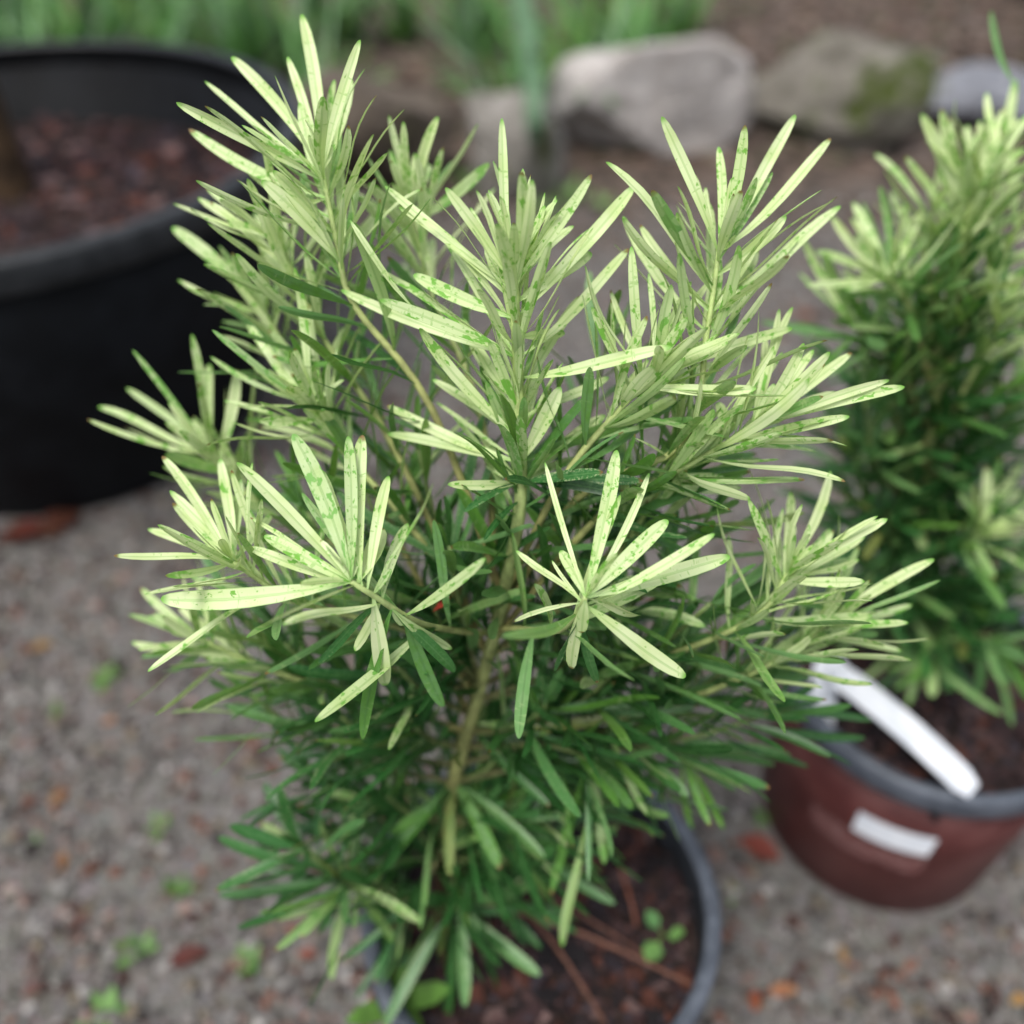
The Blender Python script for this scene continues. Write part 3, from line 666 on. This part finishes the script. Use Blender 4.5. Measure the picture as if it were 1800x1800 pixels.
# lower whorls of old leaves
S.hero(ms, .615, [(685, 1465, 790, 1380, 24, .6), (603, 1407, 785, 1376, 24, .75), (790, 1539, 797, 1390, 24, .7), (755, 1492, 792, 1390, 14, .7), (879, 1527, 808, 1390, 30, .55), (957, 1508, 815, 1385, 26, .6), (690, 1500, 785, 1390, 28, .7), (960, 1370, 810, 1376, 22, .85), (920, 1310, 805, 1370, 18, .8), (640, 1340, 780, 1372, 20, .85), (985, 1430, 815, 1380, 24, .55)], .8)
shoot((535, 1492, .58), .33, 18, .85, .95, [(463, 1380, 530, 1480, 30, .95), (490, 1383, 540, 1485, 26, .98), (404, 1451, 530, 1495, 28, .95), (436, 1496, 535, 1500, 24, .95), (379, 1566, 530, 1510, 28, .9), (486, 1594, 545, 1520, 26, .9)], mids=[(720, 1580, .63), (600, 1540, .6)], r=.0028)
shoot((602, 1547, .60), .31, 12, .8, .95, [(482, 1671, 590, 1560, 20, .4), (529, 1648, 595, 1562, 22, .4), (583, 1722, 615, 1575, 24, .35), (692, 1656, 612, 1556, 22, .4), (739, 1623, 640, 1550, 24, .3), (607, 1621, 602, 1560, 20, .7), (560, 1640, 598, 1560, 22, .75)], org=P(680, 1565, .62))
shoot((809, 1590, .655), .27, 10, .85, .95, [(949, 1714, 820, 1600, 30, .6), (817, 1769, 806, 1600, 28, .6), (782, 1815, 790, 1640, 22, .8), (673, 1810, 770, 1640, 26, .85), (700, 1700, 795, 1600, 24, .85), (930, 1560, 820, 1588, 26, .6)], mids=[(785, 1600, .67)])
shoot((1035, 1335, .56), .42, 16, .6, .9, [(1062, 1519, 1050, 1370, 24, .3), (988, 1663, 1030, 1450, 26, .35), (968, 1573, 1020, 1420, 22, .6), (1112, 1422, 1070, 1330, 24, .6), (1140, 1405, 1085, 1330, 24, .75), (1035, 1550, 1038, 1400, 14, .7)], mids=[(960, 1310, .56)])
shoot((1200, 1330, .58), .40, 20, .7, .95, [(1248, 1453, 1210, 1350, 18, .5), (1272, 1457, 1220, 1350, 18, .5), (1217, 1457, 1200, 1370, 14, .55), (1318, 1375, 1215, 1330, 22, .7), (1361, 1344, 1230, 1310, 22, .7), (1210, 1400, 1130, 1300, 24, .5)], mids=[(980, 1300, .58), (1100, 1310, .57)])
# shoots of mature green leaves that fill the middle of the bush
for (x, y, z, h0, n, a) in [(640, 640, .53, .50, 20, .5), (735, 790, .51, .50, 16, .5), (1070, 600, .52, .54, 16, .5), (620, 1480, .62, .30, 22, .85), (760, 1500, .645, .29, 20, .85), (900, 1560, .665, .27, 20, .8), (960, 1490, .63, .31, 20, .75), (700, 1600, .67, .26, 18, .85), (850, 1410, .615, .35, 20, .8), (1120, 1380, .61, .35, 18, .75), (1130, 870, .49, .50, 26, .6), (1250, 905, .5, .48, 28, .6),
        (790, 960, .49, .48, 26, .65), (540, 900, .52, .46, 26, .55), (500, 1130, .53, .42, 28, .65), (440, 1220, .57, .38, 26, .6), (600, 1260, .55, .4, 28, .75), (710, 1250, .54, .42, 26, .75), (960, 1240, .53, .44, 28, .75), (1110, 1150, .51, .44, 26, .7), (1190, 1210, .54, .42, 28, .75),
        (1300, 1160, .53, .42, 28, .7), (1250, 1060, .49, .46, 26, .65), (900, 1440, .6, .34, 26, .8), (680, 1400, .6, .34, 28, .85), (560, 1380, .6, .34, 26, .85), (1010, 1410, .6, .34, 24, .8), (840, 1500, .64, .3, 22, .85), (660, 1110, .5, .45, 22, .7),
        (1020, 930, .49, .5, 22, .75), (1370, 1120, .53, .42, 24, .6), (430, 1090, .54, .42, 20, .6), (880, 1320, .58, .38, 22, .85), (1090, 1060, .5, .46, 20, .8), (760, 1060, .5, .48, 20, .85), (640, 860, .52, .48, 16, .6)]:
    shoot((x, y, z), h0, n, a, .95, tipn=4, r=.0019, n0=.12)
S.finish(290)
# dry red leaf caught in the shrub
t = thing('dry_leaf', 'small red dry leaf caught among the stems of the tall shrub', 'leaf', P(775, 1062, .485))
v = [Vector((0, 0, 0)), P(760, 1076, .485) - t.location, P(772, 1056, .487) - t.location, P(795, 1048, .487) - t.location, P(780, 1066, .483) - t.location]
me = mesh('blade', v[1:], [(0, 1, 2, 3)]); set_tone(me, [(.30, .035, .02)] * 4); link('blade', me, MLITTER, t)

# ------------------------------------------------------------------ the smaller shrub in the maroon pot
S2 = Shrub('smaller blurred shrub with pale green shoots growing in the maroon pot', PH(1645, 1195, .200))
st2 = [S2.base + Vector((0, 0, -.01)), P(1628, 1000, .80), P(1626, 845, .73), P(1638, 728, .69), P(1657, 592, .655), P(1688, 432, .62), P(1712, 330, .60)]
m2 = S2.branch(st2, .006, .0022, 0, 'main_stem')
SP2 = S2.branches[m2][1]
def on2(h): return min(SP2, key=lambda p: abs(p.z - h))
S2.hero(m2, .615, [(1620, 200, 1690, 380, 26, .15), (1655, 190, 1700, 370, 22, .2), (1742, 20, 1785, 150, 15, .55), (1785, 140, 1725, 350, 26, .15), (1765, 190, 1715, 350, 22, .15), (1700, 220, 1705, 360, 22, .2), (1590, 275, 1680, 400, 22, .3), (1810, 200, 1730, 360, 24, .2), (1800, 320, 1700, 450, 26, .15), (1650, 300, 1690, 420, 22, .2), (1735, 210, 1712, 340, 20, .2), (1800, 260, 1720, 380, 26, .2), (1640, 250, 1695, 400, 20, .25), (1680, 250, 1700, 390, 18, .15), (1780, 380, 1695, 460, 24, .2), (1750, 290, 1705, 400, 22, .2)], .15)
S2.along(m2, 44, .60, .99, .5, .2, .045, .07, .0058, (18, 60))
S2.along(m2, 60, .12, .66, 1.0, .75, .05, .075, .0085, (50, 85))
def sh2(tip, h0, n, a, items=(), **k): return shoot(tip, 0, n, a, .95, items, S=S2, org=on2(h0), wid=.0066, r=.003, **k)
sh2((1556, 487, .60), .53, 16, .3, [(1500, 356, 1545, 480, 24, .2), (1434, 442, 1550, 495, 22, .35), (1624, 366, 1570, 470, 24, .2), (1505, 413, 1490, 560, 28, .25), (1580, 440, 1560, 490, 16, .2), (1640, 405, 1570, 480, 18, .35), (1525, 440, 1550, 490, 18, .25), (1540, 470, 1520, 570, 18, .3)], mids=[(1600, 545, .63)])
sh2((1500, 575, .62), .5, 18, .5, [(1412, 420, 1470, 560, 18, .2), (1405, 480, 1480, 600, 12, .35), (1480, 500, 1500, 600, 16, .3)], mids=[(1570, 640, .66)])
sh2((1760, 562, .62), .5, 16, .3, [(1815, 620, 1755, 565, 24, .1), (1745, 470, 1752, 560, 24, .2), (1800, 480, 1770, 560, 24, .2), (1790, 540, 1760, 580, 20, .3)])
sh2((1723, 935, .70), .40, 12, .3, [(1735, 820, 1722, 930, 22, .15), (1755, 825, 1728, 930, 20, .12), (1800, 810, 1735, 925, 20, .2), (1810, 905, 1735, 940, 26, .15), (1800, 860, 1735, 935, 18, .2), (1712, 850, 1720, 935, 16, .2)])
sh2((1640, 1165, .80), .3, 8, .6, [(1560, 1175, 1625, 1160, 20, .35), (1640, 1225, 1638, 1170, 24, .3), (1600, 1200, 1632, 1165, 20, .5), (1665, 1215, 1645, 1165, 20, .55)])
sh2((1740, 1120, .76), .33, 8, .6, [(1780, 1275, 1740, 1130, 18, .45), (1810, 1230, 1750, 1110, 24, .6), (1720, 1220, 1735, 1125, 20, .7), (1800, 1150, 1750, 1110, 20, .6)])
for (x, y, z, h0, n, a) in [(1520, 700, .66, .42, 26, .7), (1500, 800, .70, .38, 26, .8), (1560, 900, .72, .36, 26, .85), (1600, 780, .70, .4, 24, .8), (1700, 700, .68, .45, 26, .7), (1780, 720, .7, .42, 26, .75), (1700, 840, .72, .36, 26, .85), (1790, 880, .74, .34, 22, .8), (1590, 1020, .78, .3, 26, .85), (1680, 1010, .77, .3, 26, .85), (1770, 1010, .78, .3, 24, .85), (1530, 980, .76, .32, 22, .8), (1840, 620, .66, .46, 22, .5), (1640, 920, .74, .34, 26, .9), (1700, 1100, .8, .26, 20, .85), (1600, 640, .68, .44, 22, .6), (1600, 520, .63, .5, 20, .35), (1650, 470, .63, .53, 22, .25), (1560, 600, .65, .47, 20, .5), (1740, 470, .62, .53, 22, .25), (1800, 380, .61, .56, 22, .2), (1640, 370, .615, .56, 18, .2), (1770, 260, .595, .58, 18, .15), (1830, 960, .76, .32, 20, .8), (1560, 1080, .82, .26, 18, .8)]:
    sh2((x, y, z), h0, n, a, tipn=3)
S2.finish(250)

# ------------------------------------------------------------------ the shrub trunk in the big black tub
tb = Vector((X3[0] - .155, X3[1] - .02, .32)); tb = PH(20, 345, .33)
t = thing('tub_shrub', 'woody brown trunk rising from the large black tub', 'shrub', tb)
tp = spline([Vector((0, 0, -.02)), Vector((-.004, .01, .2)), Vector((-.02, .03, .5)), Vector((-.02, .02, .95))], 5)
v, f, tt = tube(tp, [.038 - .0012 * i for i in range(len(tp))], [(0, 0, 0)] * len(tp), 12); link('trunk', mesh('trunk', v, f), MBARK, t)
for k in range(6):
    a = k * 1.1; o = tp[8 + k]; e = o + Vector((math.cos(a) * .22, math.sin(a) * .22, .25)); mdl = o.lerp(e, .5) - Vector((0, 0, .03))
    ps = spline([o, mdl, e], 4); v, f, tt = tube(ps, [.010 - .0008 * i for i in range(len(ps))], [(0, 0, 0)] * len(ps)); link('limb', mesh('limb', v, f), MBARK, t)
v, f, tt = [], [], []
for k in range(420):
    c = Vector((0, 0, .98)) + Vector((R.gauss(0, .16), R.gauss(0, .16), R.gauss(0, .12))); d = rvec().normalized(); s = d.cross(rvec()).normalized() * .014; i = len(v)
    v += [c, c + d * .03 + s, c + d * .075, c + d * .03 - s]; f.append((i, i + 1, i + 2, i + 3)); tt += [R.choice(TONES)] * 4
me = mesh('crown', v, f); set_tone(me, tt); tag(link('crown', me, MBLADE, t), kind='stuff')

# ------------------------------------------------------------------ small things
def sprout(px, py, h, n, size, label, tones, cat='weed', grp=None, round_=False):
    c = PH(px, py, h); c.z = (gz(c.x, c.y) if h < .05 else h)
    t = thing('weed_sprout', label, cat, c, grp)
    for k in range(n):
        a = k * 6.283 / n + rnd(-.4, .4); e = rnd(.15, .9); d = Vector((math.cos(a) * math.cos(e), math.sin(a) * math.cos(e), math.sin(e))); s = d.cross(Vector((0, 0, 1))).normalized()
        up = s.cross(d); L_ = size * rnd(.7, 1.15); W_ = L_ * (.34 if round_ else .2); b0 = d * (L_ * .35 if round_ else 0)
        v = [b0, b0 + d * L_ * .3 + s * W_ + up * .1 * W_, b0 + d * L_ * .7 + s * W_ * .9, b0 + d * L_, b0 + d * L_ * .7 - s * W_ * .9, b0 + d * L_ * .3 - s * W_ + up * .1 * W_, b0 + d * L_ * .55 - up * W_ * .2]
        f = [(0, 1, 6), (1, 2, 6), (2, 3, 6), (3, 4, 6), (4, 5, 6), (5, 0, 6)]
        me = mesh('leaf', v, f); set_tone(me, [R.choice(tones)] * 7); link('leaf', me, MBLADE, t)
        if round_:
            v, f, tt = tube([Vector((0, 0, -.004)), b0 * .5 + Vector((0, 0, .002)), b0], [.0008] * 3, [(.12, .2, .05)] * 3, 5); me = mesh('stalk', v, f); set_tone(me, tt); link('stalk', me, MSTEM, t)
WT = [(.10, .24, .05), (.14, .28, .07), (.12, .2, .05)]
for (px, py, sz, n) in [(182, 1195, .028, 6), (280, 1452, .022, 5), (312, 1560, .020, 5), (245, 1668, .026, 6), (188, 1785, .026, 5), (440, 1690, .022, 6), (100, 1250, .014, 4), (1285, 1570, .016, 4), (390, 900, .03, 7), (340, 860, .025, 6), (60, 1480, .012, 4), (1345, 1440, .018, 5)]:
    sprout(px, py, 0, n, sz, 'tiny green weed seedling sprouting from the open gravel', WT, grp='weed seedlings in the gravel')
for (px, py, sz, n) in [(1000, 355, .06, 9), (960, 375, .05, 8), (1060, 365, .045, 7), (830, 330, .07, 9)]:
    sprout(px, py, 0, n, sz, 'low pale green weed at the foot of the border stones', [(.14, .25, .07), (.18, .3, .1)], grp='weeds at the foot of the stones')
sprout(1165, 1645, .196, 3, .021, 'small round leaved clover weed growing in the dark grey pot', [(.11, .26, .08), (.17, .34, .09)], round_=True)
sprout(700, 1762, .196, 5, .040, 'bright lime green weed at the foot of the tall shrub', [(.14, .28, .045), (.11, .24, .04)])

def litter(px, py, h, L_, W_, rz, tone, label, cat='fallen leaf', grp=None):
    c = PH(px, py, h); c.z = (gz(c.x, c.y) if h < .05 else h) + .004
    v, f = [], []
    for i in range(7):
        s = i / 6; w_ = W_ * math.sin(math.pi * (.06 + .9 * s)) * .5
        for u in (-1, 0, 1): v.append(((s - .5) * L_, u * w_, .12 * L_ * math.sin(s * 3.1) * .5 + abs(u) * w_ * .35 + rnd(0, .001)))
    for i in range(6):
        for u in (0, 1): k = i * 3 + u; f.append((k, k + 3, k + 4, k + 1))
    me = mesh('fallen_leaf', v, f); set_tone(me, [tuple(x * rnd(.8, 1.2) for x in tone) for _ in v])
    o = link('fallen_leaf', me, MLITTER, None, c); o.rotation_euler = (rnd(-.15, .15), rnd(-.1, .1), rz)
    return tag(o, label, cat, grp)
litter(1335, 1495, 0, .045, .026, -.6, (.15, .035, .022), 'reddish brown fallen leaf on gravel between the two planted pots')
litter(50, 945, 0, .085, .05, .3, (.075, .018, .010), 'rust red fallen leaf lying against the foot of the black tub')
litter(110, 925, 0, .07, .05, 1.2, (.07, .020, .010), 'second rust fallen leaf tucked beside the foot of the black tub')
litter(330, 1685, 0, .042, .020, .3, (.075, .020, .014), 'dark maroon curled leaf on gravel by a weed seedling')
for (px, py, l, w_, rz, tone) in [(75, 1140, .03, .015, .5, (.22, .13, .05)), (1325, 1760, .02, .012, 1.4, (.20, .05, .02)), (1375, 1745, .03, .014, .1, (.28, .12, .06)), (195, 1270, .018, .01, .4, (.24, .11, .05)), (105, 1405, .025, .014, 1, (.20, .10, .05)), (110, 1515, .022, .012, 2, (.2, .1, .045)), (540, 1680, .02, .01, 0, (.16, .05, .03)), (400, 1520, .02, .012, 0, (.1, .06, .05)), (240, 1090, .016, .01, 0, (.12, .045, .03)), (1600, 1700, .02, .01, .6, (.2, .1, .07)), (1480, 1680, .018, .01, 1.6, (.22, .13, .06)), (1790, 1760, .02, .012, .3, (.28, .17, .06)), (20, 1570, .02, .014, .3, (.3, .25, .22)), (1700, 1790, .02, .01, 0, (.2, .13, .1)), (60, 1740, .02, .012, .8, (.11, .05, .04)), (140, 1620, .026, .01, .2, (.10, .05, .04)), (660, 870, .03, .015, .3, (.13, .06, .04)), (1420, 560, .05, .03, .2, (.16, .08, .06)), (1500, 400, .06, .03, 1, (.13, .07, .05))]:
    litter(px, py, 0, l, w_, rz, tone, 'small brown leaf scrap lying loose on the gravel', grp='leaf scraps on the gravel')
def needle(a, b, h, label, r=.0013, tone=(.16, .07, .045)):
    p, q = PH(*a, h), PH(*b, h); p.z += .004; m = p.lerp(q, .5) + Vector((rnd(-.006, .006), rnd(-.004, .004), .006))
    ps = spline([p, m, q], 6); n = len(ps)
    v, f, tt = tube([x - p for x in ps], [r * (1 - .4 * i / n) for i in range(n)], [tone] * n, 6); me = mesh('pine_needle', v, f); set_tone(me, tt)
    tag(link('pine_needle', me, MSTEM, None, p), label, 'pine needle', 'pine needles on the bark')
needle((890, 1570), (1065, 1800), .198, 'long brown pine needle running down across the bark in grey pot', .0018)
needle((850, 1590), (1225, 1735), .200, 'long brown pine needle crossing the bark towards the clover weed', .0020)
needle((930, 1560), (1150, 1690), .198, 'thin reddish pine needle lying between two longer needles', .0013)
needle((700, 1560), (650, 1760), .205, 'short rusty pine needle against the wall of the grey pot', .0018, (.18, .06, .03))
needle((1090, 1530), (1120, 1630), .197, 'short orange brown pine needle beside the clover weed', .0016, (.2, .07, .04))
